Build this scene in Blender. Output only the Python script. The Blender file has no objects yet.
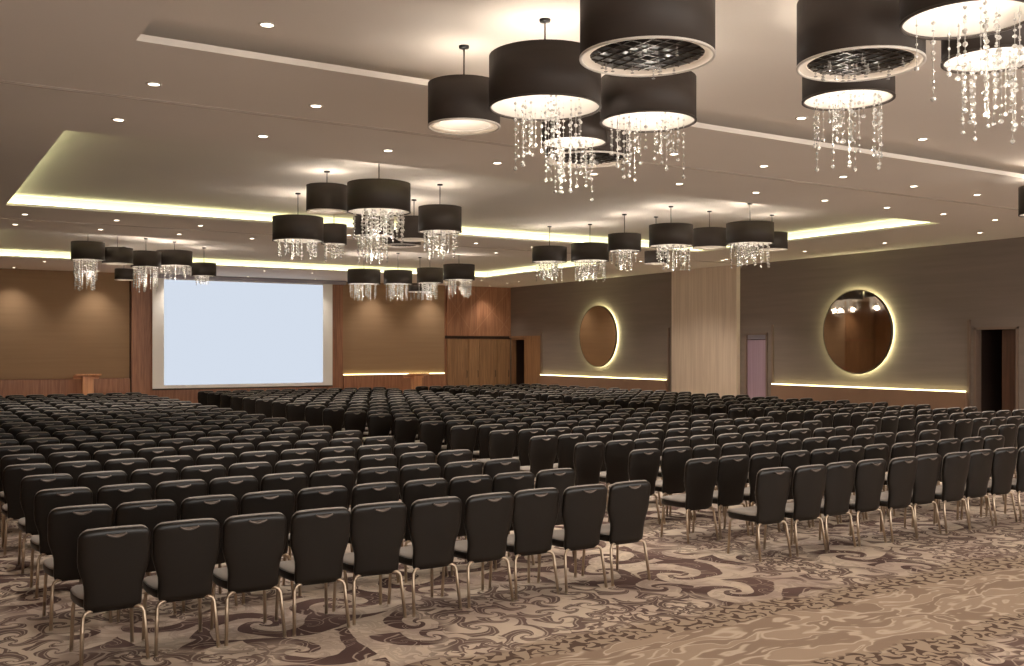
import bpy, math, random
from mathutils import Vector
random.seed(7)
R = math.radians
C = bpy.context.scene.collection
PI = math.pi

# ------------------------------------------------------------------ helpers
def lin(c):
    return tuple(((v / 255) / 12.92 if v / 255 <= 0.04045 else ((v / 255 + 0.055) / 1.055) ** 2.4) for v in c) + (1.0,)

class MB:
    """collects geometry for ONE mesh object"""
    def __init__(s):
        s.v, s.f, s.sm = [], [], []
    def add(s, vs, fs, smooth=False):
        b = len(s.v)
        s.v += [tuple(p) for p in vs]
        s.f += [tuple(b + i for i in f) for f in fs]
        s.sm += [smooth] * len(fs)
    def box(s, x0, x1, y0, y1, z0, z1):
        vs = [(x, y, z) for z in (z0, z1) for y in (y0, y1) for x in (x0, x1)]
        s.add(vs, [(0, 2, 3, 1), (4, 5, 7, 6), (0, 1, 5, 4), (2, 6, 7, 3), (0, 4, 6, 2), (1, 3, 7, 5)])
    def loft(s, rings, cap=True, smooth=True):
        n = len(rings[0]); vs = [p for r in rings for p in r]; fs = []
        for i in range(len(rings) - 1):
            for j in range(n):
                a = i * n + j; b = i * n + (j + 1) % n
                fs.append((a, b, b + n, a + n))
        s.add(vs, fs, smooth)
        if cap:
            b = len(s.v) - len(vs)
            s.f.append(tuple(b + i for i in reversed(range(n)))); s.sm.append(False)
            s.f.append(tuple(b + (len(rings) - 1) * n + i for i in range(n))); s.sm.append(False)
    def tube(s, pts, r, n=8):
        pts = [Vector(p) for p in pts]; rings = []
        up = Vector((0.123, 0.456, 0.88)).normalized()
        for i, p in enumerate(pts):
            t = (pts[min(i + 1, len(pts) - 1)] - pts[max(i - 1, 0)]).normalized()
            a = t.cross(up)
            if a.length < 1e-3: a = t.cross(Vector((1, 0, 0)))
            a.normalize(); b = t.cross(a)
            rr = r[i] if isinstance(r, (list, tuple)) else r
            rings.append([p + a * (rr * math.cos(2 * PI * k / n)) + b * (rr * math.sin(2 * PI * k / n)) for k in range(n)])
        s.loft(rings)
    def lathe(s, prof, n=32, c=(0, 0, 0), axis='z', closed=False):
        """prof: list of (r, h); a surface of revolution; closed joins the last profile point to the first"""
        vs, fs = [], []
        for r, h in prof:
            for k in range(n):
                a = 2 * PI * k / n
                p = (r * math.cos(a), r * math.sin(a), h)
                if axis == 'x': p = (-h, p[0], p[1])
                vs.append((c[0] + p[0], c[1] + p[1], c[2] + p[2]))
        m = len(prof)
        for i in range(m if closed else m - 1):
            for k in range(n):
                a = i * n + k; b = i * n + (k + 1) % n
                i2 = (i + 1) % m
                fs.append((a, b, i2 * n + (k + 1) % n, i2 * n + k))
        s.add(vs, fs, True)
    def disc(s, r, h, n=32, c=(0, 0, 0), axis='z', flip=False):
        vs = []
        for k in range(n):
            a = 2 * PI * k / n
            p = (r * math.cos(a), r * math.sin(a), h)
            if axis == 'x': p = (-h, p[0], p[1])
            vs.append((c[0] + p[0], c[1] + p[1], c[2] + p[2]))
        f = tuple(range(n))
        s.add(vs, [tuple(reversed(f)) if flip else f])
    def bead(s, c, r):
        """a faceted crystal bead (octagonal bipyramid with a girdle)"""
        n = 6; vs = [(c[0], c[1], c[2] + r)]
        for h, q in ((0.55, 0.8), (-0.1, 1.0), (-0.6, 0.72)):
            for k in range(n):
                a = 2 * PI * (k + (0.5 if h == -0.1 else 0)) / n
                vs.append((c[0] + r * q * math.cos(a), c[1] + r * q * math.sin(a), c[2] + r * h))
        vs.append((c[0], c[1], c[2] - r)); fs = []
        for k in range(n):
            k2 = (k + 1) % n
            fs += [(0, 1 + k, 1 + k2), (1 + k, 7 + k, 1 + k2), (1 + k2, 7 + k, 7 + k2),
                   (7 + k, 13 + k, 13 + k2), (7 + k, 13 + k2, 7 + k2), (13 + k, 19, 13 + k2)]
        s.add(vs, fs)
    def mesh(s, name, mat):
        me = bpy.data.meshes.new(name)
        me.from_pydata(s.v, [], s.f)
        me.polygons.foreach_set('use_smooth', s.sm)
        me.materials.append(mat); me.update()
        return me
    def build(s, name, mat, parent=None, loc=None):
        o = bpy.data.objects.new(name, s.mesh(name, mat)); C.objects.link(o)
        if loc: o.location = loc
        if parent: o.parent = parent
        return o

def tag(o, label=None, cat=None, group=None, kind=None):
    if label: o['label'] = label
    if cat: o['category'] = cat
    if group: o['group'] = group
    if kind: o['kind'] = kind
    return o

def thing(name, label, cat, loc=(0, 0, 0), rz=0, group=None):
    o = bpy.data.objects.new(name, None); C.objects.link(o)
    o.location = loc; o.rotation_euler = (0, 0, rz)
    o.empty_display_size = 0.1
    return tag(o, label, cat, group)

def struct(o):
    o['kind'] = 'structure'; return o

def kids(o, names=None):
    return [c for c in C.objects if c.parent == o]

# ------------------------------------------------------------------ materials
class NT:
    def __init__(s, name):
        s.m = bpy.data.materials.new(name); s.m.use_nodes = True
        s.t = s.m.node_tree; s.t.nodes.clear()
        s.out = s.n('ShaderNodeOutputMaterial')
    def n(s, typ, **kw):
        nd = s.t.nodes.new(typ)
        for k, v in kw.items():
            if k.startswith('i_'):
                key = k[2:]; key = int(key) if key.isdigit() else key.replace('_', ' ')
                nd.inputs[key].default_value = v
            else: setattr(nd, k, v)
        return nd
    def l(s, a, b):
        s.t.links.new(a, b)
    def math(s, op, a, b=None, c=None, clamp=False):
        nd = s.n('ShaderNodeMath', operation=op); nd.use_clamp = clamp
        for i, x in enumerate((a, b, c)):
            if x is None: continue
            if isinstance(x, (int, float)): nd.inputs[i].default_value = x
            else: s.l(x, nd.inputs[i])
        return nd.outputs[0]
    def vmath(s, op, a, b=None):
        nd = s.n('ShaderNodeVectorMath', operation=op)
        for i, x in enumerate((a, b)):
            if x is None: continue
            if isinstance(x, (tuple, list)): nd.inputs[i].default_value = x
            else: s.l(x, nd.inputs[i])
        return nd
    def mix(s, f, a, b):
        nd = s.n('ShaderNodeMix', data_type='RGBA')
        if isinstance(f, (int, float)): nd.inputs[0].default_value = f
        else: s.l(f, nd.inputs[0])
        for i, x in ((6, a), (7, b)):
            if isinstance(x, tuple): nd.inputs[i].default_value = x
            else: s.l(x, nd.inputs[i])
        return nd.outputs[2]
    def smooth(s, x, lo, hi):
        nd = s.n('ShaderNodeMapRange', interpolation_type='SMOOTHSTEP')
        s.l(x, nd.inputs[0]); nd.inputs[1].default_value = lo; nd.inputs[2].default_value = hi
        return nd.outputs[0]

def mat(name, col, rough=0.6, metal=0.0, vary=0.12, scale=(3, 3, 3), spec=0.5, bump=0.0, bscale=60, sheen=0.0, trans=0.0, coat=0.0):
    """surface whose colour wanders a little with a noise stretched by scale"""
    k = NT(name); b = k.n('ShaderNodeBsdfPrincipled')
    tc = k.n('ShaderNodeTexCoord'); mp = k.n('ShaderNodeMapping'); mp.inputs['Scale'].default_value = scale
    k.l(tc.outputs['Object'], mp.inputs[0])
    nz = k.n('ShaderNodeTexNoise', i_Scale=1.0, i_Detail=4.0); k.l(mp.outputs[0], nz.inputs['Vector'])
    c = lin(col)
    lo = tuple(v * (1 - vary) for v in c[:3]) + (1,); hi = tuple(min(1, v * (1 + vary)) for v in c[:3]) + (1,)
    k.l(k.mix(nz.outputs[0], lo, hi), b.inputs['Base Color'])
    b.inputs['Roughness'].default_value = rough; b.inputs['Metallic'].default_value = metal
    b.inputs['Specular IOR Level'].default_value = spec
    b.inputs['Sheen Weight'].default_value = sheen
    b.inputs['Transmission Weight'].default_value = trans
    b.inputs['Coat Weight'].default_value = coat
    if bump:
        n2 = k.n('ShaderNodeTexNoise', i_Scale=float(bscale), i_Detail=3.0); k.l(tc.outputs['Object'], n2.inputs['Vector'])
        bp = k.n('ShaderNodeBump', i_Strength=bump, i_Distance=0.01); k.l(n2.outputs[0], bp.inputs['Height'])
        k.l(bp.outputs[0], b.inputs['Normal'])
    k.l(b.outputs[0], k.out.inputs[0])
    return k.m

def emis(name, col, strength):
    k = NT(name); e = k.n('ShaderNodeEmission', i_Color=lin(col), i_Strength=float(strength))
    k.l(e.outputs[0], k.out.inputs[0]); return k.m

def wood(name, dark, light, grain=(14, 14, 0.7), rough=0.45):
    k = NT(name); b = k.n('ShaderNodeBsdfPrincipled', i_Roughness=rough)
    tc = k.n('ShaderNodeTexCoord'); mp = k.n('ShaderNodeMapping'); mp.inputs['Scale'].default_value = grain
    k.l(tc.outputs['Object'], mp.inputs[0])
    nz = k.n('ShaderNodeTexNoise', i_Scale=1.0, i_Detail=6.0, i_Distortion=1.2); k.l(mp.outputs[0], nz.inputs['Vector'])
    k.l(k.mix(k.smooth(nz.outputs[0], 0.3, 0.72), lin(dark), lin(light)), b.inputs['Base Color'])
    k.l(b.outputs[0], k.out.inputs[0]); return k.m

def carpet():
    k = NT('patterned_carpet'); b = k.n('ShaderNodeBsdfPrincipled', i_Roughness=0.95)
    b.inputs['Specular IOR Level'].default_value = 0.1
    geo = k.n('ShaderNodeNewGeometry'); pos = geo.outputs['Position']
    flat = k.vmath('MULTIPLY', pos, (1, 1, 0)).outputs[0]
    def noise(scale, det=3.0, vec=flat, off=(0, 0, 0)):
        v = k.vmath('ADD', vec, off).outputs[0]
        nd = k.n('ShaderNodeTexNoise', i_Scale=float(scale), i_Detail=det); k.l(v, nd.inputs['Vector']); return nd
    def warp(scale, amp):
        n = noise(scale, 2.0)
        d = k.vmath('SUBTRACT', n.outputs['Color'], (0.5, 0.5, 0.5)).outputs[0]
        d = k.vmath('MULTIPLY', d, (amp, amp, 0)).outputs[0]
        return k.vmath('ADD', flat, d).outputs[0]
    def scroll(vec, scale, turns, arms):
        """spiral scrolls: one curl around every cell centre, half of them turning the other way"""
        vo = k.n('ShaderNodeTexVoronoi', feature='F1', voronoi_dimensions='2D', i_Scale=float(scale), i_Randomness=0.75)
        k.l(vec, vo.inputs['Vector'])
        cell = vo.outputs['Position']
        d = k.vmath('SUBTRACT', vec, cell).outputs[0]
        sp = k.n('ShaderNodeSeparateXYZ'); k.l(d, sp.inputs[0])
        ang = k.math('ARCTAN2', sp.outputs[1], sp.outputs[0])
        ln = k.vmath('LENGTH', d).outputs['Value']
        lg = k.math('LOGARITHM', k.math('ADD', k.math('MULTIPLY', ln, scale), 0.04), math.e)
        sc = k.n('ShaderNodeSeparateColor'); k.l(vo.outputs['Color'], sc.inputs[0])
        chi = k.math('SIGN', k.math('SUBTRACT', sc.outputs[0], 0.5))
        ph = k.math('ADD', k.math('MULTIPLY', ang, float(arms)), k.math('MULTIPLY', k.math('MULTIPLY', lg, turns), chi))
        ph = k.math('ADD', ph, k.math('MULTIPLY', sc.outputs[1], 6.28))
        return k.math('SINE', ph), vo.outputs['Distance']
    w1 = warp(0.9, 0.55); w2 = warp(2.2, 0.28); w3 = warp(5.0, 0.10)
    s1, d1 = scroll(w1, 1.3, 4.6, 2)
    s2, d2 = scroll(w2, 3.0, 3.8, 2)
    s3, d3 = scroll(w3, 5.4, 3.0, 3)
    n1 = noise(0.55, 1.0).outputs[0]
    n2 = noise(3.2, 3.0, off=(7, 3, 0)).outputs[0]
    # big plum scrolls where the slow noise is high, fine acanthus sprigs elsewhere
    big = k.smooth(k.math('ADD', s1, k.math('MULTIPLY', k.math('SUBTRACT', n2, 0.5), 1.2)), 0.12, 0.22)
    mid = k.smooth(k.math('ADD', s2, k.math('MULTIPLY', k.math('SUBTRACT', n2, 0.5), 1.5)), 0.05, 0.17)
    fin = k.smooth(k.math('ADD', s3, k.math('MULTIPLY', k.math('SUBTRACT', n2, 0.5), 1.8)), 0.25, 0.45)
    sel = k.smooth(n1, 0.47, 0.53)
    sel2 = k.smooth(noise(0.9, 1.0, off=(3, 9, 0)).outputs[0], 0.5, 0.56)
    small = k.math('MULTIPLY', k.math('MAXIMUM', mid, k.math('MULTIPLY', fin, sel2)), 0.92)
    dark = k.math('MAXIMUM', k.math('MULTIPLY', big, sel), k.math('MULTIPLY', small, k.math('SUBTRACT', 1.0, k.math('MULTIPLY', sel, 0.75))))
    # thin pale veins inside the plum
    vein = k.math('SUBTRACT', 1.0, k.smooth(k.math('ABSOLUTE', k.math('SUBTRACT', s2, 0.75)), 0.05, 0.16))
    dark = k.math('MULTIPLY', dark, k.math('SUBTRACT', 1.0, k.math('MULTIPLY', vein, 0.6)))
    beige = k.mix(k.smooth(noise(1.3, 3.0, off=(1, 1, 0)).outputs[0], 0.35, 0.65), lin((188, 168, 154)), lin((218, 200, 180)))
    plum = k.mix(k.smooth(noise(0.8, 2.0, off=(5, 2, 0)).outputs[0], 0.4, 0.6), lin((90, 70, 66)), lin((110, 88, 82)))
    damask = k.mix(dark, beige, plum)
    # tan band of flame-like ripples along the room
    st = k.vmath('MULTIPLY', w2, (1.2, 3.4, 0)).outputs[0]
    fl = k.n('ShaderNodeTexNoise', i_Scale=1.0, i_Detail=1.0, i_Distortion=1.6); k.l(st, fl.inputs['Vector'])
    con = k.math('PINGPONG', k.math('MULTIPLY', fl.outputs[0], 5.0), 0.5)
    lines = k.smooth(con, 0.30, 0.46)
    tan = k.mix(lines, k.mix(k.smooth(fl.outputs[0], 0.42, 0.58), lin((160, 138, 120)), lin((180, 158, 138))), lin((210, 192, 172)))
    # the edges of the band wander and are fringed with small dark sprigs
    sy = k.n('ShaderNodeSeparateXYZ'); k.l(pos, sy.inputs[0])
    wob = k.math('MULTIPLY', k.math('SUBTRACT', noise(1.1, 3.0, off=(2, 8, 0)).outputs[0], 0.5), 0.7)
    y = k.math('ADD', sy.outputs[1], wob)
    off = k.math('ABSOLUTE', k.math('SUBTRACT', y, 5.25))
    edge = k.smooth(off, 0.60, 0.64)
    fringe = k.math('MULTIPLY', k.math('SUBTRACT', 1.0, k.smooth(off, 0.80, 1.0)), k.smooth(off, 0.50, 0.56))
    sprig = k.mix(k.math('MULTIPLY', fin, 0.95), lin((178, 158, 138)), lin((94, 74, 64)))
    base = k.mix(edge, tan, damask)
    base = k.mix(fringe, base, sprig)
    # lighter and darker yarn
    pile = k.n('ShaderNodeTexNoise', i_Scale=90.0, i_Detail=2.0); k.l(flat, pile.inputs['Vector'])
    base = k.mix(k.math('MULTIPLY', pile.outputs[0], 0.3), base, k.mix(0.55, base, lin((70, 52, 44))))
    k.l(base, b.inputs['Base Color'])
    bp = k.n('ShaderNodeBump', i_Strength=0.25, i_Distance=0.01); k.l(pile.outputs[0], bp.inputs['Height'])
    k.l(bp.outputs[0], b.inputs['Normal'])
    k.l(b.outputs[0], k.out.inputs[0]); return k.m

def opal():
    k = NT('opal_acrylic'); tc = k.n('ShaderNodeTexCoord'); nz = k.n('ShaderNodeTexNoise', i_Scale=5.0); k.l(tc.outputs['Object'], nz.inputs['Vector'])
    col = k.mix(nz.outputs[0], lin((238, 230, 220)), lin((246, 240, 232)))
    d = k.n('ShaderNodeBsdfDiffuse'); t = k.n('ShaderNodeBsdfTranslucent'); x = k.n('ShaderNodeMixShader'); x.inputs[0].default_value = .5
    k.l(col, d.inputs[0]); k.l(col, t.inputs[0]); k.l(d.outputs[0], x.inputs[1]); k.l(t.outputs[0], x.inputs[2]); k.l(x.outputs[0], k.out.inputs[0])
    return k.m

M = {}
M['carpet'] = carpet()
M['ceiling'] = mat('painted_plaster', (230, 220, 209), 0.85, vary=0.05, scale=(0.6, 0.6, 0.6), spec=0.2)
M['fabric'] = mat('taupe_wall_fabric', (128, 115, 105), 0.8, vary=0.16, scale=(0.5, 0.5, 9), spec=0.15, bump=0.1, bscale=90)
M['bronze_fabric'] = mat('bronze_wall_fabric', (158, 129, 100), 0.8, vary=0.12, scale=(0.4, 0.4, 8), spec=0.15, bump=0.1, bscale=90)
M['pilaster'] = wood('pale_veneer', (200, 178, 156), (216, 196, 174), (9, 9, 0.35), 0.55)
M['wood'] = wood('red_brown_veneer', (138, 92, 66), (172, 120, 88))
M['wood_door'] = wood('honey_veneer', (132, 96, 66), (160, 120, 84))
M['lectern'] = wood('pale_orange_lectern_veneer', (196, 136, 94), (222, 164, 118))
M['inlay'] = wood('light_inlay_veneer', (158, 110, 82), (182, 134, 102))
M['dado'] = mat('brown_dado', (140, 108, 86), 0.6, vary=0.08, scale=(3, 3, 0.5))
M['lilac'] = wood('lilac_door_panel', (150, 124, 138), (170, 144, 156), (30, 30, 0.3), 0.5)
M['darkwood'] = wood('dark_door_veneer', (66, 42, 30), (88, 58, 42), (16, 16, 0.5), 0.4)
M['frame_taupe'] = mat('taupe_frame', (120, 100, 86), 0.5)
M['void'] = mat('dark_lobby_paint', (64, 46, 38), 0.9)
M['chair'] = mat('dark_brown_microfibre', (21, 15, 10), 0.36, vary=0.12, scale=(14, 14, 14), spec=0.4, bump=0.06, bscale=160)
M['chair_seat'] = mat('sheen_lightened_chair_cloth', (150, 140, 131), 0.6, vary=0.12, scale=(14, 14, 14), spec=0.4, sheen=0.35, bump=0.06, bscale=160)  # seat-top sheen is put into this paler copy of the chair cloth
M['grip'] = mat('black_grip_plastic', (34, 28, 25), 0.35, spec=0.5)
M['grip_lip'] = mat('grey_brown_grip_lip', (104, 92, 84), 0.4, metal=0.2)
M['bronze'] = mat('champagne_bronze_metal', (180, 160, 138), 0.34, metal=0.85, vary=0.06)
M['shade'] = mat('black_brown_shade_fabric', (58, 49, 43), 0.6, vary=0.1, scale=(2, 2, 40), spec=0.4)
M['lining'] = mat('white_shade_lining', (208, 200, 191), 0.5, vary=0.04, scale=(6, 6, 1))
M['steel'] = mat('brushed_dark_steel', (88, 78, 70), 0.4, metal=0.9)
M['lattice'] = mat('black_lattice_metal', (26, 22, 20), 0.3, metal=0.3)
M['lattice_bar'] = mat('polished_lattice_bar', (92, 82, 74), 0.3, metal=0.9)
M['crystal'] = mat('clear_cut_crystal', (245, 240, 232), 0.04, vary=0.02, spec=0.8, trans=0.55)
M['opal'] = opal()
M['white_frame'] = mat('white_screen_frame', (244, 240, 234), 0.7, vary=0.03)
M['screen'] = emis('projected_light', (222, 232, 247), 0.90 / 2)
M['housing'] = mat('lilac_grey_housing', (150, 144, 152), 0.5, vary=0.05)
M['trim_ring'] = mat('white_trim_ring', (210, 200, 188), 0.5, vary=0.03)
M['lens'] = emis('downlight_lens', (255, 240, 215), 6.0)
M['cove'] = emis('cove_strip', (236, 247, 192), 6.5)
M['ledge'] = emis('ledge_strip', (244, 234, 172), 3.6)
M['halo'] = emis('mirror_halo_strip', (246, 246, 188), 30.0)
M['mirror'] = mat('bronze_mirror_glass', (232, 222, 210), 0.03, metal=1.0, vary=0.02)
M['track'] = mat('partition_track', (188, 174, 160), 0.6)

# ------------------------------------------------------------------ the room
XL, XR, YB, YF = -1.5, 23.0, -3.2, 37.3
CZ, TZ = 4.84, 5.06
m = MB(); m.box(XL - .2, XR + 3, YB - .2, YF + .2, -0.1, 0); struct(m.build('floor', M['carpet']))
TX0, TX1 = 1.8, 19.0
TRAYS = [(1.6, 9.1), (13.3, 20.8), (25.0, 32.5)]
m = MB()
y = YB
for a, b in TRAYS:
    m.box(XL, XR + .2, y, a, CZ, CZ + .05)
    m.box(XL, TX0, a, b, CZ, CZ + .05); m.box(TX1, XR + .2, a, b, CZ, CZ + .05)
    y = b
m.box(XL, XR + .2, y, YF + .2, CZ, CZ + .05)
m.box(XL - .2, XR + .3, YB - .2, YF + .2, TZ, TZ + .1)
G = 0.2
for i, (a, b) in enumerate(TRAYS):
    G = .6 if i == 0 else .2
    m.box(TX0 - G - .05, TX0 - G, a - G, b + G, CZ + .05, TZ); m.box(TX1 + G, TX1 + G + .05, a - G, b + G, CZ + .05, TZ)
    m.box(TX0 - G, TX1 + G, a - G - .05, a - G, CZ + .05, TZ); m.box(TX0 - G, TX1 + G, b + G, b + G + .05, CZ + .05, TZ)
struct(m.build('ceiling', M['ceiling']))
a, b = TRAYS[0]
m = MB()
m.box(TX0 - .02, TX1 + .02, b, b + .02, CZ + .05, CZ + .062); m.box(TX0 - .02, TX1 + .02, a - .02, a, CZ + .05, CZ + .062)
m.box(TX0 - .02, TX0, a, b, CZ + .05, CZ + .062); m.box(TX1, TX1 + .02, a, b, CZ + .05, CZ + .062)
struct(m.build('trim_1', M['ceiling']))
for i, yy in enumerate((11.2, 22.9)):
    m = MB(); m.box(XL, XR, yy - .045, yy - .015, CZ - .006, CZ); m.box(XL, XR, yy + .015, yy + .045, CZ - .006, CZ)
    struct(m.build('trim_%d' % (i + 2), M['track']))

# back wall with its panels
wb = bpy.data.objects.new('wall_back', None); C.objects.link(wb); struct(wb)
wall = lambda name, mt, *boxes, parent=None: (lambda mm: ([mm.box(*q) for q in boxes], mm.build(name, M[mt], parent))[1])(MB())
wall('wall_base', 'wood', (XL - .2, XR + .2, YF, YF + .2, 0, CZ + .05), parent=wb)
wall('fabric_panel', 'bronze_fabric', (1.0, 7.15, YF - .05, YF, 1.14, CZ), parent=wb)
wall('fabric_panel', 'bronze_fabric', (15.2, 19.75, YF - .05, YF, 1.14, CZ), parent=wb)
wall('dado', 'wood', (1.0, 7.15, YF - .14, YF, 0, 1.12), parent=wb)
wall('dado', 'wood', (15.2, 19.75, YF - .14, YF, 0, 1.12), parent=wb)
wall('wood_pier', 'wood', (7.2, 8.6, YF - .18, YF, 0, CZ), parent=wb)
wall('wood_pier', 'wood', (14.55, 15.15, YF - .18, YF, 0, CZ), parent=wb)
wall('shadow_groove', 'void', (7.15, 7.2, YF - .03, YF, 0, CZ), (15.15, 15.2, YF - .03, YF, 1.14, CZ), parent=wb)
wall('wood_panel', 'wood', (19.85, XR, YF - .10, YF, 2.72, CZ), parent=wb)
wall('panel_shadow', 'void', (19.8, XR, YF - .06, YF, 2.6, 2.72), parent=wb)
# inlaid lines of the wood panel over the doors
m = MB()
def inlay(x0, z0, x1, z1, w=.03):
    d = Vector((x1 - x0, 0, z1 - z0)).normalized(); nn = Vector((-d.z, 0, d.x)) * w / 2
    p, q = Vector((x0, YF - .104, z0)), Vector((x1, YF - .104, z1))
    vs = [p - nn, q - nn, q + nn, p + nn]; vs += [v + Vector((0, .012, 0)) for v in vs]
    m.add(vs, [(0, 1, 2, 3), (7, 6, 5, 4), (0, 4, 5, 1), (1, 5, 6, 2), (2, 6, 7, 3), (3, 7, 4, 0)])
inlay(19.9, 3.2, 21.0, 4.75); inlay(20.95, 3.0, 19.9, 4.4); inlay(21.04, 4.7, 22.95, 2.95); inlay(21.1, 2.8, 22.9, 4.7)
inlay(21.02, 3.9, 21.9, 4.8); inlay(22.3, 2.76, 22.95, 3.6); inlay(21.02, 2.76, 21.02, 4.8, .015)
m.build('inlay_line', M['inlay'], wb)
# the row of veneer doors under it
for i, (x0, x1) in enumerate(((19.88, 20.9), (20.92, 21.44), (21.46, 22.3), (22.32, 22.98))):
    d = bpy.data.objects.new('door_%d' % (i + 1), None); C.objects.link(d); struct(d)
    wall('door_leaf', 'wood_door', (x0, x1, YF - .09, YF - .01, 0, 2.58), parent=d)
    mm = MB(); mm.tube([(x1 - .1, YF - .09, .95), (x1 - .1, YF - .13, .97), (x1 - .1, YF - .13, 1.23), (x1 - .1, YF - .09, 1.25)], .012); mm.build('door_handle', M['steel'], d)

# the long wall with the mirrors
wr = bpy.data.objects.new('wall_right', None); C.objects.link(wr); struct(wr)
OPEN = [(14.0, 15.16, 2.70), (22.1, 23.06, 2.66), (36.0, 37.12, 2.62)]
boxes = []; y = YB - .2
for a, b, h in OPEN:
    boxes.append((XR, XR + .2, y, a, 0, CZ + .05)); boxes.append((XR, XR + .2, a, b, h, CZ + .05)); y = b
boxes.append((XR, XR + .2, y, YF + .2, 0, CZ + .05))
wall('wall_base', 'fabric', *boxes, parent=wr)
for a, b in ((15.32, 21.85), (26.75, 34.7)):
    wall('dado', 'dado', (XR - .13, XR, a, b, 0, 1.07), parent=wr)
    wall('panel_edge', 'frame_taupe', (XR - .05, XR, a - .06, a, 0, 2.9), (XR - .05, XR, b, b + .06, 0, 2.9), parent=wr)
wall('pilaster', 'pilaster', (XR - .16, XR, 23.28, 26.4, 0, CZ), parent=wr)
wall('wood_pier', 'wood_door', (XR - .05, XR, 34.8, 35.95, 0, 2.64), parent=wr)
wall('door_header', 'wood_door', (XR - .05, XR, 34.8, 37.25, 2.64, 2.72), parent=wr)
# doors of the long wall
def doorset(i, a, b, h, leaf_boxes, leafmat, frame='frame_taupe'):
    d = bpy.data.objects.new('door_%d' % i, None); C.objects.link(d); struct(d)
    wall('door_frame', frame, (XR - .03, XR + .2, a, a + .06, 0, h), (XR - .03, XR + .2, b - .06, b, 0, h), (XR - .03, XR + .2, a, b, h - .06, h), parent=d)
    for q in leaf_boxes:
        wall('door_leaf', leafmat, q, parent=d)
    return d
doorset(5, 14.0, 15.16, 2.70, [(XR + .12, XR + .17, 14.06, 14.5, 0.005, 2.63)], 'darkwood')
d6 = doorset(6, 22.1, 23.06, 2.66, [(XR + .04, XR + .09, 22.16, 23.0, 0.005, 2.45)], 'lilac')
wall('transom', 'housing', (XR + .05, XR + .09, 22.16, 23.0, 2.47, 2.6), parent=d6)
doorset(7, 36.0, 37.12, 2.62, [], 'darkwood', 'wood_door')
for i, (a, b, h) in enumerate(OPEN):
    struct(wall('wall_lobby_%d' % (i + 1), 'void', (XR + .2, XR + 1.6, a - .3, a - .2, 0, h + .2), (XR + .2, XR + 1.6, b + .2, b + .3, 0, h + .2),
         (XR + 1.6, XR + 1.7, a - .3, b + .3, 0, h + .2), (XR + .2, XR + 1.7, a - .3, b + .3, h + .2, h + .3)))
# unseen sides of the room (they show in the round mirrors)
wl = bpy.data.objects.new('wall_left', None); C.objects.link(wl); struct(wl)
wall('wall_base', 'fabric', (XL - .2, XL, YB - .2, YF + .2, 0, CZ + .05), parent=wl)
wall('dado', 'dado', (XL, XL + .13, 4, 20, 0, 1.07), (XL, XL + .13, 26, 33, 0, 1.07), parent=wl)
wall('wood_panel', 'wood_door', (XL, XL + .1, 33.2, 37.15, 0, CZ), parent=wl)
wall('wood_panel', 'wood_door', (XL, .9, YF - .06, YF, 2.7, CZ), (XL, -.3, YF - .06, YF, 0, 2.6), (-.27, .9, YF - .06, YF, 0, 2.6), parent=wb)
struct(wall('wall_rear', 'bronze_fabric', (XL - .2, XR + .2, YB - .2, YB, 0, .3), (XL - .2, XR + .2, YB - .2, YB, 4.6, CZ + .05)))
for i in range(7):   # added openings behind the camera, letting fill light in to lift the ceiling
    x0 = XL + i * 3.5; win = bpy.data.objects.new('window_%d' % (i + 1), None); C.objects.link(win); struct(win)
    wall('window_frame', 'frame_taupe', (x0, x0 + .08, YB - .16, YB - .04, .3, 4.6), (x0 + 3.42, x0 + 3.5, YB - .16, YB - .04, .3, 4.6), (x0, x0 + 3.5, YB - .16, YB - .04, 2.6, 2.66), parent=win)

# ------------------------------------------------------------------ lights of the room
cove_at = ['middle ceiling recess', 'ceiling recess next to the projection screen']
for i, (a, b) in enumerate(TRAYS[1:]):
    t = thing('cove_light', 'glowing yellow-white cove light strip around the ' + cove_at[i], 'light', ((TX0 + TX1) / 2, (a + b) / 2, CZ + .05), group='ceiling cove lights')
    hx, hy = (TX1 - TX0) / 2 + G - .05, (b - a) / 2 + G - .05
    for q in ((-hx, hx, hy - .04, hy, .0, .02), (-hx, hx, -hy, -hy + .04, .0, .02), (-hx, -hx + .04, -hy + .05, hy - .05, .0, .02), (hx - .04, hx, -hy + .05, hy - .05, .0, .02)):
        mm = MB(); mm.box(*q); mm.build('led_strip', M['cove'], t)
def ledge(label, x0, x1, y0, y1, z):
    mm = MB(); mm.box(x0, x1, y0, y1, z + .006, z + .038)
    tag(mm.build('ledge_light', M['ledge']), label, 'light', 'lit wall ledges')
ledge('lit ledge strip under the round mirror beside the dark doorway', XR - .12, XR - .07, 15.34, 21.83, 1.07)
ledge('lit ledge strip under the round mirror beyond the pale pilaster', XR - .12, XR - .07, 26.77, 34.68, 1.07)
ledge('lit ledge strip behind the lectern between screen and wooden doors', 15.22, 19.73, YF - .10, YF - .06, 1.12)

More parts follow.
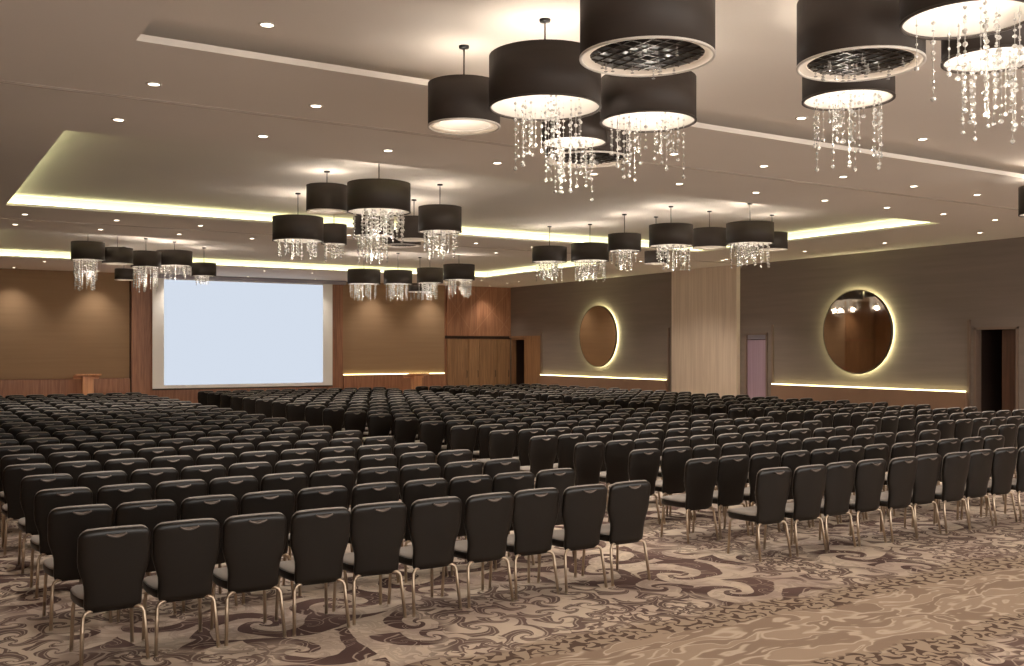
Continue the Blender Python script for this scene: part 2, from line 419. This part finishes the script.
def downlight_meshes():
    a = MB(); a.lathe([(.056, 0), (.056, -.008), (.078, -.008), (.082, 0)], 24)
    b = MB(); b.disc(.056, -.003, 24, flip=True)
    return a.mesh('trim_ring', M['trim_ring']), b.mesh('lens', M['lens'])
DR, DL = downlight_meshes()
ORD = 'first second third fourth fifth sixth seventh eighth ninth tenth eleventh twelfth thirteenth fourteenth fifteenth sixteenth seventeenth eighteenth nineteenth twentieth twenty-first'.split()
SPOT = 80.0
spot_data = bpy.data.lights.new('downlight_beam', 'SPOT')
spot_data.energy = SPOT; spot_data.spot_size = R(100); spot_data.spot_blend = 1.0; spot_data.shadow_soft_size = .06; spot_data.color = (1, .91, .80)
def downlight(x, y, z, label, group):
    t = thing('recessed_downlight', label, 'light', (x, y, z), group=group)
    for nm, me in (('trim_ring', DR), ('lens', DL)):
        o = bpy.data.objects.new(nm, me); C.objects.link(o); o.parent = t
    s = bpy.data.objects.new('downlight_beam', spot_data); C.objects.link(s); s.parent = t; s.location = (0, 0, -.03)
xs = [2.25 + 1.72 * k for k in range(12)]
A31 = R(31.8); CA, SA = math.cos(A31), math.sin(A31); F = 1000.0; CAMZ = 2.16; HY = 349.0
def proj(x, y, z):
    xc, zc = x * CA - y * SA, x * SA + y * CA
    return (512 + F * xc / zc, HY - F * (z - CAMZ) / zc, zc) if zc > .1 else (-9999, -9999, zc)
ROWS = [(10.5, 'row behind the unlit recess'), (12.35, 'row before the middle lit recess'),
        (22.0, 'row beyond the middle lit recess'), (23.9, 'row before the last lit recess'),
        (33.6, 'row beyond the last lit recess')]
for yy, txt in ROWS:
    n = len(xs)
    for k, x in enumerate(xs):
        u, v, zc = proj(x, yy, CZ)
        lab = 'small downlight, %s from the mirror wall, %s' % (ORD[n - 1 - k], txt)
        downlight(x, yy, CZ, lab, 'ceiling downlights in a ' + txt)
for k in range(11):
    yy = 8.7 + 2.6 * k
    if any(abs(yy - r[0]) < .5 for r in ROWS): yy += .6
    downlight(21.3, yy, CZ, 'small round downlight near the mirror wall, %s from the dark doorway end' % ORD[k], 'downlights along the mirror wall')
for k, (x, y_) in enumerate(((2.85, 8.75), (9.7, 8.75), (12.1, 8.75))):
    downlight(x, y_, TZ, 'small round downlight inside the unlit ceiling recess, %s from the recess corner' % ORD[k], 'downlights in the unlit recess')
for k in range(9):   # in front of the back wall: they brush its panels
    downlight(.8 + 2.6 * k, 36.6, CZ, 'small round downlight close to the screen wall, %s from the mirror wall' % ORD[8 - k], 'downlights at the screen wall')
for k in range(7):   # overhead, behind the camera's edge of the room
    downlight(1.0 + 3.2 * k, 0.3, CZ, 'small round downlight over the open carpet, %s from the mirror wall' % ORD[6 - k], 'downlights over the open carpet')

# ------------------------------------------------------------------ chandeliers
def strand_mesh(L, seed, rmax, step, thick):
    rr = random.Random(seed); mm = MB()
    mm.tube([(0, 0, .02), (0, 0, -L)], thick, 4)
    z = -.03
    while z > -L:
        r = rr.choice((.45, .5, .6, .6, .8, 1.0)) * rmax
        mm.bead((0, 0, z), r); z -= step * rr.uniform(.7, 1.5)
    mm.bead((0, 0, -L), rmax)
    return mm
STRANDS = [strand_mesh(L, i, .0175, .058, .0016).mesh('crystal_strand', M['crystal']) for i, L in enumerate((.22, .30, .36, .42, .48, .54, .26, .40))]
DRUM_W = 9.0
GLOW_W = 6.5
def drum(x, y, bottom, dia, h, kind, label, group, n_strands=24, fringe=True, L=1.0, ceil=TZ, power=1.0):
    """kind 'open': white lining lit from within with crystals below; 'lattice': black crystal lattice under it; 'plain': rim only"""
    t = thing('drum_chandelier', label, 'chandelier', (x, y, bottom), group=group)
    r = dia / 2; rs = random.Random(label)
    mm = MB(); mm.lathe([(r, 0), (r, h), (r - .006, h), (r - .006, 0)], 48, closed=True); mm.build('shade', M['shade'], t)
    mm = MB(); mm.lathe([(r - .007, .004), (r - .007, h - .004), (r - .010, h - .004), (r - .010, .004)], 48, closed=True); mm.build('lining', M['lining'], t)
    mm = MB(); mm.lathe([(r - .016, -.006), (r + .004, -.006), (r + .004, .010), (r - .016, .010)], 48, closed=True)
    mm.build('rim', M['lining'] if kind != 'open' else M['shade'], t)
    top = ceil - bottom
    mm = MB(); mm.tube([(0, 0, h - .05), (0, 0, top - .02)], .008, 8)
    for k in range(3):
        a = k * PI / 3
        mm.tube([(-(r - .012) * math.cos(a), -(r - .012) * math.sin(a), h - .05), ((r - .012) * math.cos(a), (r - .012) * math.sin(a), h - .05)], .005, 6)
    mm.build('rod', M['steel'], t)
    mm = MB(); mm.lathe([(.001, top - .03), (.045, top - .025), (.05, top - .018), (.05, top)], 20); mm.build('ceiling_plate', M['lattice'], t)
    if kind == 'lattice':
        z0 = .028
        mm = MB(); mm.lathe([(.001, z0), (r - .075, z0), (r - .075, z0 + .012), (.001, z0 + .012)], 40, closed=True); lt = mm.build('crystal_tray', M['lattice'], t)
        mm = MB(); q = r - .08; nb = 4
        for i in range(-nb + 1, nb):
            c = q * i / nb; e = math.sqrt(max(q * q - c * c, 0))
            mm.box(c - .003, c + .003, -e, e, z0 - .008, z0 - .001); mm.box(-e, e, c - .003, c + .003, z0 - .008, z0 - .001)
        mm.build('lattice', M['lattice_bar'], lt)
        mm = MB(); mm.lathe([(r - .074, z0 - .002), (r - .070, .012), (r - .018, .002)], 48); mm.build('bottom_ring', M['opal'], t)
    if kind == 'plain':
        mm = MB(); mm.lathe([(r - .10, .02), (r - .018, .0), (r - .018, .03)], 40, closed=True); mm.build('bottom_ring', M['opal'], t)
    big = zc_of(x, y) < 11
    if fringe and big:
        for k in range(n_strands):
            a = rs.uniform(0, 2 * PI); q = (r - .09) * math.sqrt(rs.uniform(.02, 1))
            me = STRANDS[rs.randrange(8)] if kind == 'open' else STRANDS[0]
            o = bpy.data.objects.new('crystal_strand', me); C.objects.link(o); o.parent = t
            if kind == 'open':
                o.location = (q * math.cos(a), q * math.sin(a), rs.uniform(0, .05)); o.scale = (1, 1, L * rs.uniform(.9, 1.15))
                o.scale.x = o.scale.y = rs.uniform(.9, 1.15)
            else:
                o.location = (q * math.cos(a) * .9, q * math.sin(a) * .9, z0 - .02); o.scale = (.9, .9, .3)
            o.rotation_euler = (0, 0, a)
    elif fringe:
        mm = MB()
        for k in range(n_strands):
            a = rs.uniform(0, 2 * PI); q = (r - .06) * math.sqrt(rs.uniform(.02, 1))
            px, py = q * math.cos(a), q * math.sin(a); LL = L * rs.choice((.26, .34, .42, .5)); z = -.02
            mm.tube([(px, py, .04), (px, py, -LL)], .003, 4)
            while z > -LL:
                mm.bead((px, py, z), rs.choice((.014, .018, .024))); z -= rs.uniform(.045, .075)
        tag(mm.build('crystal_fringe', M['crystal'], t), kind='stuff')
    ld = bpy.data.lights.new('chandelier_bulb', 'POINT')
    ld.energy = DRUM_W * dia * power; ld.color = (1, .92, .82); ld.shadow_soft_size = .08
    o = bpy.data.objects.new('chandelier_bulb', ld); C.objects.link(o); o.parent = t
    o.location = (0, 0, h * .74)
    # added fill light below the rim, brightening ceiling and room; no lamp hangs here
    if kind != 'open': return t
    ld = bpy.data.lights.new('crystal_fill_light', 'POINT')
    ld.energy = GLOW_W * dia * (1.0 if kind == 'open' else .45); ld.color = (1, .90, .78); ld.shadow_soft_size = .05
    o = bpy.data.objects.new('crystal_fill_light', ld); C.objects.link(o); o.parent = t; o.location = (0, 0, -.40)
    return t
def zc_of(x, y): return x * SA + y * CA
def at(u, zc):
    xc = (u - 512) / F * zc
    return (xc * CA + zc * SA, zc * CA - xc * SA)

G1 = 'drum chandeliers over the rearmost chairs'
G2 = 'drum chandeliers in the middle recess, screen side'
G3 = 'drum chandeliers in the middle recess, mirror side'
G4 = 'drum chandeliers by the projection screen'
G5 = 'drum chandeliers over the lectern by the doors'
#      u     zc    vbot dia  height kind      label group strands L
DRUMS = [
    (464, 9.57, 127, .69, .47, 'plain', 'black drum chandelier without crystals, its white bottom ring showing, beside the unlit recess edge', G1, 0, 1),
    (545, 8.80, 108, .985, .52, 'open', 'wide dark drum chandelier with glowing lining and ragged crystals, under a visible ceiling rod', G1, 34, 1.0),
    (647, 7.46, 58, 1.0, .62, 'lattice', 'huge dark drum chandelier, black lattice in its white bottom ring, above a crystal-hung drum', G1, 14, .3),
    (648, 9.34, 122, .89, .46, 'open', 'dark drum chandelier with glowing lining and crystals, directly below the huge lattice-bottomed drum', G1, 34, 1.0),
    (574, 10.0, 143, .66, .30, 'open', 'small low drum chandelier behind the ragged crystals of the wide drum', G1, 26, 1.0),
    (588, 11.0, 160, .95, .46, 'lattice', 'dark drum chandelier with black lattice bottom, half hidden behind the small low drum', G1, 8, .3),
    (860, 7.46, 65, .91, .56, 'lattice', 'dark drum chandelier with crystals heaped in its black lattice bottom and white ring', G1, 26, .3),
    (848, 8.60, 100, .76, .36, 'open', 'shallow drum chandelier with a long crystal fringe, just below a lattice-bottomed drum', G1, 30, 1.05),
    (967, 6.44, 20, .81, .5, 'open', 'drum chandelier cut by the top picture edge, its lining and crystals brightly lit', G1, 20, 1.0),
    (994, 7.39, 60, .72, .34, 'open', 'drum chandelier with a long crystal fringe, beneath the brightly lit drum at the corner', G1, 24, 1.05),
    (1047, 15.6, 214, .8, .5, 'open', 'dark drum chandelier barely entering the picture above the dark doorway', 'drum chandelier over the far side of the unlit recess', 20, .8),
    # middle recess, screen side
    (327, 16.3, 212, .67, .49, 'plain', 'plain black drum chandelier hanging highest at the screen side of the middle cluster', G2, 0, 1),
    (379, 15.4, 212, .97, .50, 'open', 'widest drum chandelier of the middle cluster, with a deep checkered crystal fringe', G2, 46, 1.0),
    (298, 18.6, 241, .93, .50, 'open', 'black drum chandelier at the screen-side end of the middle cluster, pale crystals under it', G2, 30, .65),
    (334, 19.8, 244, .5, .44, 'open', 'narrow black drum chandelier squeezed between two wider ones, short crystals below', G2, 16, .7),
    (440, 17.6, 232, .76, .50, 'open', 'black drum chandelier at the mirror-side end of the middle cluster, even crystal fringe', G2, 34, .95),
    (414, 19.4, 240, .62, .50, 'plain', 'black drum chandelier half hidden behind the mirror-side drum of the middle cluster', G2, 0, .7),
    (374, 18.4, 236, .74, .40, 'open', 'drum chandelier seen through the checkered crystals of the widest middle drum', G2, 34, 1.0),
    (402, 20.3, 246, .77, .34, 'lattice', 'low drum chandelier showing a dark lattice bottom and pale ring, middle cluster', G2, 0, .6),
    # recess by the screen, mirror side
    (364, 30.6, 284, 1.0, .5, 'open', 'black drum chandelier beside the projection screen corner, crystals below', G5, 34, 1.0),
    (398, 30.2, 284, .86, .46, 'open', 'drum chandelier wrapped in crystals, second from the screen in the distant cluster', G5, 34, 1.0),
    (430, 29.6, 283, .78, .5, 'open', 'square-looking small drum chandelier, third from the screen in the distant cluster', G5, 30, 1.0),
    (459, 28.6, 280, .90, .5, 'open', 'black drum chandelier against the glowing cove, mirror-side end of the distant cluster', G5, 34, 1.0),
    (420, 31.6, 292, .72, .3, 'lattice', 'low dark-bottomed drum chandelier under the distant cluster', G5, 20, .5),
    # recess by the screen, far from the mirrors
    (88, 24.6, 260, .78, .50, 'open', 'black drum chandelier with the longest crystal fringe, first of the cluster before the bronze wall', G4, 30, 1.5),
    (117.5, 25.3, 264, .74, .46, 'plain', 'black drum chandelier second in the cluster before the bronze wall, no crystals', G4, 0, .7),
    (124, 28.4, 280, .5, .36, 'plain', 'small low drum chandelier under the second drum of the bronze wall cluster', G4, 0, .6),
    (146, 26.2, 267, .76, .46, 'open', 'drum chandelier over the screen corner, glowing crystals hanging deep', G4, 36, 1.3),
    (174.5, 27.0, 266, .93, .46, 'open', 'wide black drum chandelier above the screen edge, shallow crystals', G4, 30, .7),
    (204, 28.6, 276, .68, .42, 'open', 'drum chandelier hanging in front of the white screen, last of its cluster', G4, 20, .5),
    # middle recess, mirror side
    (549.5, 23.6, 262, .82, .40, 'open', 'black drum chandelier at the door end of the cluster near the mirrors', G3, 30, .9),
    (590, 23.2, 261, .88, .45, 'open', 'black drum chandelier second from the door end, above the oval-looking mirror', G3, 34, .95),
    (624.5, 21.5, 251, .71, .41, 'open', 'black drum chandelier under a visible rod, third in the mirror-side cluster', G3, 28, .8),
    (671, 20.3, 246, .89, .48, 'open', 'black drum chandelier in front of the pale pilaster, twin pale bottoms', G3, 34, 1.0),
    (656, 21.9, 264, .5, .32, 'plain', 'small drum chandelier tucked low behind the one at the pilaster', G3, 0, .8),
    (709.5, 21.0, 248, .70, .46, 'plain', 'black drum chandelier over the pilaster edge, pale ring and no crystals', G3, 0, .8),
    (750, 19.9, 244, .93, .47, 'open', 'black drum chandelier over the lilac door, crystals lit beneath', G3, 34, .95),
    (772, 21.6, 250, .66, .42, 'plain', 'black drum chandelier peeping out behind the one over the lilac door', G3, 0, .8),
]
for u, zc, vb, dia, h, kind, label, grp, ns, L in DRUMS:
    x, y = at(u, zc); bot = CAMZ + (HY - vb) / F * zc
    drum(x, y, bot, dia, h * .87, kind, label, grp, ns, ns > 0, L)

# ------------------------------------------------------------------ round mirrors
def mirror(y, z, label):
    t = thing('round_mirror', label, 'mirror', (XR, y, z), group='backlit round mirrors')
    r = 1.18
    mm = MB(); mm.disc(r - .03, .135, 72, axis='x'); mm.build('mirror_glass', M['mirror'], t)
    mm = MB(); mm.lathe([(r - .03, .08), (r, .08), (r, .14), (r - .03, .14)], 72, axis='x', closed=True); mm.build('frame', M['steel'], t)
    mm = MB(); mm.lathe([(.001, .075), (r - .02, .075), (r - .02, .11), (.001, .11)], 48, axis='x', closed=True); mm.build('backing', M['frame_taupe'], t)
    mm = MB(); mm.lathe([(r - .10, .03), (r - .07, .03), (r - .07, .065), (r - .10, .065)], 72, axis='x', closed=True); mm.build('halo_light', M['halo'], t)
    mm = MB(); mm.lathe([(.001, 0), (.25, 0), (.25, .08), (.001, .08)], 24, axis='x', closed=True); mm.build('wall_mount', M['steel'], t)
mirror(18.65, 2.64, 'big round backlit mirror reflecting chandeliers, between lilac door and dark doorway')
mirror(30.7, 2.65, 'big round backlit mirror beyond the pale pilaster, nearer the screen wall')

# ------------------------------------------------------------------ projection screen, lecterns
SY = YF - .35
def wx(u, Y=SY):
    xp = (u - 512) / F
    zc = Y / (CA - xp * SA); return zc * (SA + xp * CA), zc
x0, z0c = wx(152.5); x1, z1c = wx(332.5)
xi0, _ = wx(164); xi1, _ = wx(323)
zb = 0.74; zt = CZ - .14; ib = .86
t = thing('projection_screen', 'large lit white projection screen with pale frame on the back wall', 'screen', (0, SY, 0))
mm = MB()
mm.box(x0, xi0, 0, .03, zb, zt); mm.box(xi1, x1, 0, .03, zb, zt); mm.box(xi0, xi1, 0, .03, zb, ib); mm.box(xi0, xi1, 0, .03, zt - .05, zt)
mm.build('screen_border', M['white_frame'], t)
mm = MB(); mm.box(xi0, xi1, .008, .028, ib, zt - .05); mm.build('image_area', M['screen'], t)
mm = MB(); mm.box(x0 - .04, x1 + .55, -.08, .12, CZ - .15, CZ - .005); mm.build('ceiling_housing', M['housing'], t)
mm = MB(); mm.tube([(x0, .015, zb - .02), (x1, .015, zb - .02)], .03, 10); mm.build('bottom_bar', M['steel'], t)

def lectern(x, y, label, w=.78, h=1.3):
    t = thing('lectern', label, 'lectern', (x, y, 0))
    mm = MB(); mm.box(-.3, .3, -.22, .22, 0, .05); mm.build('base', M['lectern'], t)
    mm = MB(); mm.box(-.17, .17, -.14, .14, .05, h - .10); mm.build('column', M['lectern'], t)
    mm = MB()
    vs = [(-w / 2, -.26, h - .06), (w / 2, -.26, h - .06), (w / 2, .26, h - .14), (-w / 2, .26, h - .14)]
    vs += [(a, b, c + .05) for a, b, c in vs]
    mm.add(vs, [(3, 2, 1, 0), (4, 5, 6, 7), (0, 1, 5, 4), (1, 2, 6, 5), (2, 3, 7, 6), (3, 0, 4, 7)]); mm.build('top', M['lectern'], t)
    mm = MB(); mm.box(-w / 2, w / 2, .25, .27, h - .20, h - .09); mm.build('front_lip', M['lectern'], t)
x, y = at(87.5, 33.6); lectern(x, y, 'wooden lectern before the bronze panel, on the side away from the mirrors', .80, 1.34)
x, y = at(416.5, 38.6); lectern(x, y, 'wooden lectern in front of the lit ledge between screen and doors', .86, 1.24)

# ------------------------------------------------------------------ chairs
def back_w(z):
    """half width of the back at height z"""
    t = min(max((z - .50) / .20, 0), 1); t = t * t * (3 - 2 * t)
    w = .190 + (.236 - .190) * t
    if z > .861:          # rounded upper corners
        q = min(1, (z - .861) / .060); w -= .062 * (1 - math.sqrt(max(0, 1 - q * q)))
    if z < .40: w *= 1 - ((.40 - z) / .05) ** 2 * .10
    return w
def back_y(z): return -.195 - (z - .36) * .15
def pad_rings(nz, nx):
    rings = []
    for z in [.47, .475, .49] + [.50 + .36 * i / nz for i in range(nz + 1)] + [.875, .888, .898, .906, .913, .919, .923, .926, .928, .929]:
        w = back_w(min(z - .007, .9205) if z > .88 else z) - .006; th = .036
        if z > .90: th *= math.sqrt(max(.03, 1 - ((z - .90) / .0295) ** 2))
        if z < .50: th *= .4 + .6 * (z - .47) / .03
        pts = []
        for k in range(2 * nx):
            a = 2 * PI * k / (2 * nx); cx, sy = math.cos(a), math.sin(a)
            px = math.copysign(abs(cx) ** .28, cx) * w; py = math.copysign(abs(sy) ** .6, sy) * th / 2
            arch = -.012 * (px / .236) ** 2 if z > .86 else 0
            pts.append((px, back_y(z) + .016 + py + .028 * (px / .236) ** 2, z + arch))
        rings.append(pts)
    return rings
def back_rings(nz, nx):
    rings = []
    zs = [.350, .353, .362, .38] + [.40 + (.84 - .40) * i / nz for i in range(nz + 1)] + [.861, .875, .886, .896, .904, .910, .915, .918, .920, .921]
    for z in zs:
        w = back_w(z); th = .058
        if z > .88: th *= math.sqrt(max(0.02, 1 - ((z - .88) / .0415) ** 2))
        if z < .38: th *= .45 + .55 * (z - .35) / .03
        pts = []
        for k in range(nx + 1):      # rear face, +x to -x : a flattened superellipse section
            pass
        n = 2 * nx
        for k in range(n):
            a = 2 * PI * k / n
            cx, sy = math.cos(a), math.sin(a)
            px = math.copysign(abs(cx) ** .28, cx) * w
            py = math.copysign(abs(sy) ** .55, sy) * th / 2
            arch = -.012 * (px / .236) ** 2 if z > .86 else 0
            pts.append((px, back_y(z) + py + .028 * (px / .236) ** 2, z + arch))
        rings.append(pts)
    return rings
def seat_rings(n):
    def outline(ins, z, dome=0):
        pts = []
        for k in range(n):
            a = 2 * PI * k / n; cx, sy = math.cos(a), math.sin(a)
            px = math.copysign(abs(cx) ** .38, cx); py = math.copysign(abs(sy) ** .38, sy)
            hw = (.225 if py > 0 else .225 + .025 * py) - ins; 
            pts.append((px * hw, .030 + py * (.225 - ins), z - dome * max(0, py) ** 4))
        return pts
    return [outline(.05, .372), outline(.012, .376), outline(.002, .386), outline(0, .41), outline(0, .435), outline(.006, .452, .004), outline(.022, .466, .008), outline(.05, .474, .010), outline(.10, .478, .008), outline(.17, .480)]
def chair_meshes(hi=True):
    out = {}
    sr = seat_rings(36 if hi else 16)
    mm = MB(); mm.loft(sr[:5] + [[(x * .97, y, z + .004) for x, y, z in sr[4]]]); out['seat'] = mm
    mm = MB(); mm.loft([[(x * .985, y, z + .001) for x, y, z in sr[4]]] + sr[5:]); out['seat_cushion'] = mm
    mm = MB(); mm.loft(back_rings(10 if hi else 4, 22 if hi else 10)); out['backrest'] = mm
    mm = MB(); mm.loft(pad_rings(8 if hi else 3, 22 if hi else 10)); out['back_highlight_pad'] = mm  # pale pad over the back's top edge, standing in for the rim highlight
    mm = MB()    # crescent hand grip at the top of the rear face
    yb = lambda z: back_y(z) - .029
    top = [(x, yb(.89) + .006, .886 - .10 * x * x) for x in [(-.066 + .132 * i / 10) for i in range(11)]]
    low = [(x, yb(.885) - .012, .866 + .022 * (x / .066) ** 2) for x in [(-.066 + .132 * i / 10) for i in range(11)]]
    vs = top + low
    mm.add(vs, [(i, i + 1, 12 + i, 11 + i) for i in range(10)] , True)
    vs2 = [(a, b + .012, c) for a, b, c in vs]
    mm.add(vs2, [(11 + i, 12 + i, i + 1, i) for i in range(10)], True)
    mm.tube([(a, b - .001, c) for a, b, c in low], .0065, 6)
    out['hand_grip'] = mm
    ns = 8 if hi else 5
    def rear(s): 
        mm = MB(); mm.tube([(s * .12, -.185, .362), (s * .165, -.20, .362), (s * .188, -.208, .350), (s * .198, -.213, .322), (s * .204, -.222, .25), (s * .218, -.262, .0)], .0135, ns)
        mm.tube([(s * .2178, -.2612, .008), (s * .2182, -.263, 0)], .0145, ns); return mm
    def front(s):
        mm = MB(); mm.tube([(s * .14, .185, .364), (s * .175, .19, .362), (s * .192, .194, .345), (s * .198, .198, .31), (s * .208, .215, 0)], .0135, ns)
        mm.tube([(s * .2078, .2148, .008), (s * .208, .215, 0)], .0145, ns); return mm
    out['leg'] = [rear(-1), rear(1), front(-1), front(1)]
    return out
def taller(d):
    for q in d.values():
        for p in (q if isinstance(q, list) else [q]): p.v = [(x, y, z * 1.018) for x, y, z in p.v]
    return d
cm = taller(chair_meshes(True))
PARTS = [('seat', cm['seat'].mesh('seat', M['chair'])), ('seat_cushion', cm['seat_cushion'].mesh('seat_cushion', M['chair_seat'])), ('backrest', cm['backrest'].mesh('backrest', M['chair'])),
         ('back_highlight_pad', cm['back_highlight_pad'].mesh('back_highlight_pad', M['chair_seat'])), ('hand_grip', cm['hand_grip'].mesh('hand_grip', M['grip_lip']))]
PARTS += [('leg', q.mesh('leg', M['bronze'])) for q in cm['leg']]

ROW0, PITCH, SP = 7.25 + .285, 1.11, .499
NROW = 21
BLOCKS = [(1.30, 10, 'block opposite the mirrors'), (7.78, 12, 'middle block'), (14.82, 10, 'block beside the mirrors')]
cand = []
for bi, (bx, n, btxt) in enumerate(BLOCKS):
    for r in range(NROW):
        off = random.uniform(-.035, .035) - (.045 if bi == 0 else 0) if r > 1 else ((0, -.05), (-.07, -.07), (0, 0))[bi][r]
        for k in range(n):
            x = bx + SP * k + off + random.uniform(-.006, .006); y = ROW0 + PITCH * r + random.uniform(-.025, .025)
            rz = R(random.uniform(-1.6, 1.6))
            u, v, zc = proj(x, y - .28, .9)
            if -22 < u < 1042:
                cand.append((zc, bi, r, k, x, y, rz))
cand.sort()
near, far = cand[:300], cand[300:]
proto = None
for zc, bi, r, k, x, y, rz in near:
    n = BLOCKS[bi][1]
    rowtxt = 'back row' if r == 0 else ORD[r] + ' row from back'
    label = 'brown banquet chair, %s from the mirror-wall end, %s, %s' % (ORD[n - 1 - k], rowtxt, BLOCKS[bi][2])
    t = thing('banquet_chair', label, 'chair', (x, y, 0), rz, 'banquet chairs in rows facing the screen')
    for nm, me in PARTS:
        o = bpy.data.objects.new(nm, me); C.objects.link(o); o.parent = t
# the hundreds of chairs beyond them
cl = taller(chair_meshes(False))
def joined(parts):
    vs, fs, sm = [], [], []
    for p in parts:
        b = len(vs); vs += p.v; fs += [tuple(b + i for i in f) for f in p.f]; sm += p.sm
    return vs, fs, sm
groups = [('chair', [cl['backrest'], cl['seat']]), ('chair_seat', [cl['seat_cushion'], cl['back_highlight_pad']]), ('grip_lip', [cl['hand_grip']]), ('bronze', cl['leg'])]
V, Fc, S_, MI = [], [], [], []
for zc, bi, r, k, x, y, rz in far:
    c, s = math.cos(rz), math.sin(rz)
    for mi, (mn, ps) in enumerate(groups):
        vs, fs, sm = joined(ps); b = len(V)
        V += [(x + c * p[0] - s * p[1], y + s * p[0] + c * p[1], p[2]) for p in vs]
        Fc += [tuple(b + i for i in f) for f in fs]; S_ += sm; MI += [mi] * len(fs)
me = bpy.data.meshes.new('distant_banquet_chairs'); me.from_pydata(V, [], Fc)
me.polygons.foreach_set('use_smooth', S_)
for mn, _ in groups: me.materials.append(M[mn])
me.polygons.foreach_set('material_index', MI); me.update()
o = bpy.data.objects.new('distant_banquet_chairs', me); C.objects.link(o)
tag(o, 'hundreds of brown banquet chairs in the crowded distant rows towards the screen', 'chair', 'banquet chairs in rows facing the screen', 'stuff')

# ------------------------------------------------------------------ camera and render look
cam = bpy.data.cameras.new('camera'); co = bpy.data.objects.new('camera', cam); C.objects.link(co)
cam.sensor_width = 36; cam.lens = 36 * F / 1024; cam.shift_y = (HY - 333) / 1024
cam.clip_end = 200
co.location = (0, 0, CAMZ); co.rotation_euler = (PI / 2, 0, -A31)
sc = bpy.context.scene; sc.camera = co
w = bpy.data.worlds.new('world'); sc.world = w; w.use_nodes = True
w.node_tree.nodes['Background'].inputs[1].default_value = 2.5  # soft fill entering through the added rear openings
w.node_tree.nodes['Background'].inputs[0].default_value = (1.0, .96, .90, 1)
sc.view_settings.view_transform = 'Standard'; sc.view_settings.look = 'None'
sc.view_settings.gamma = 1.0; sc.view_settings.exposure = 1.0; sc.view_settings.use_curve_mapping = False
sc.cycles.max_bounces = 8; sc.cycles.diffuse_bounces = 5; sc.cycles.glossy_bounces = 4; sc.cycles.transmission_bounces = 6
sc.cycles.caustics_reflective = False; sc.cycles.caustics_refractive = False
sc.cycles.sample_clamp_indirect = 6.0
sc.cycles.use_denoising = True
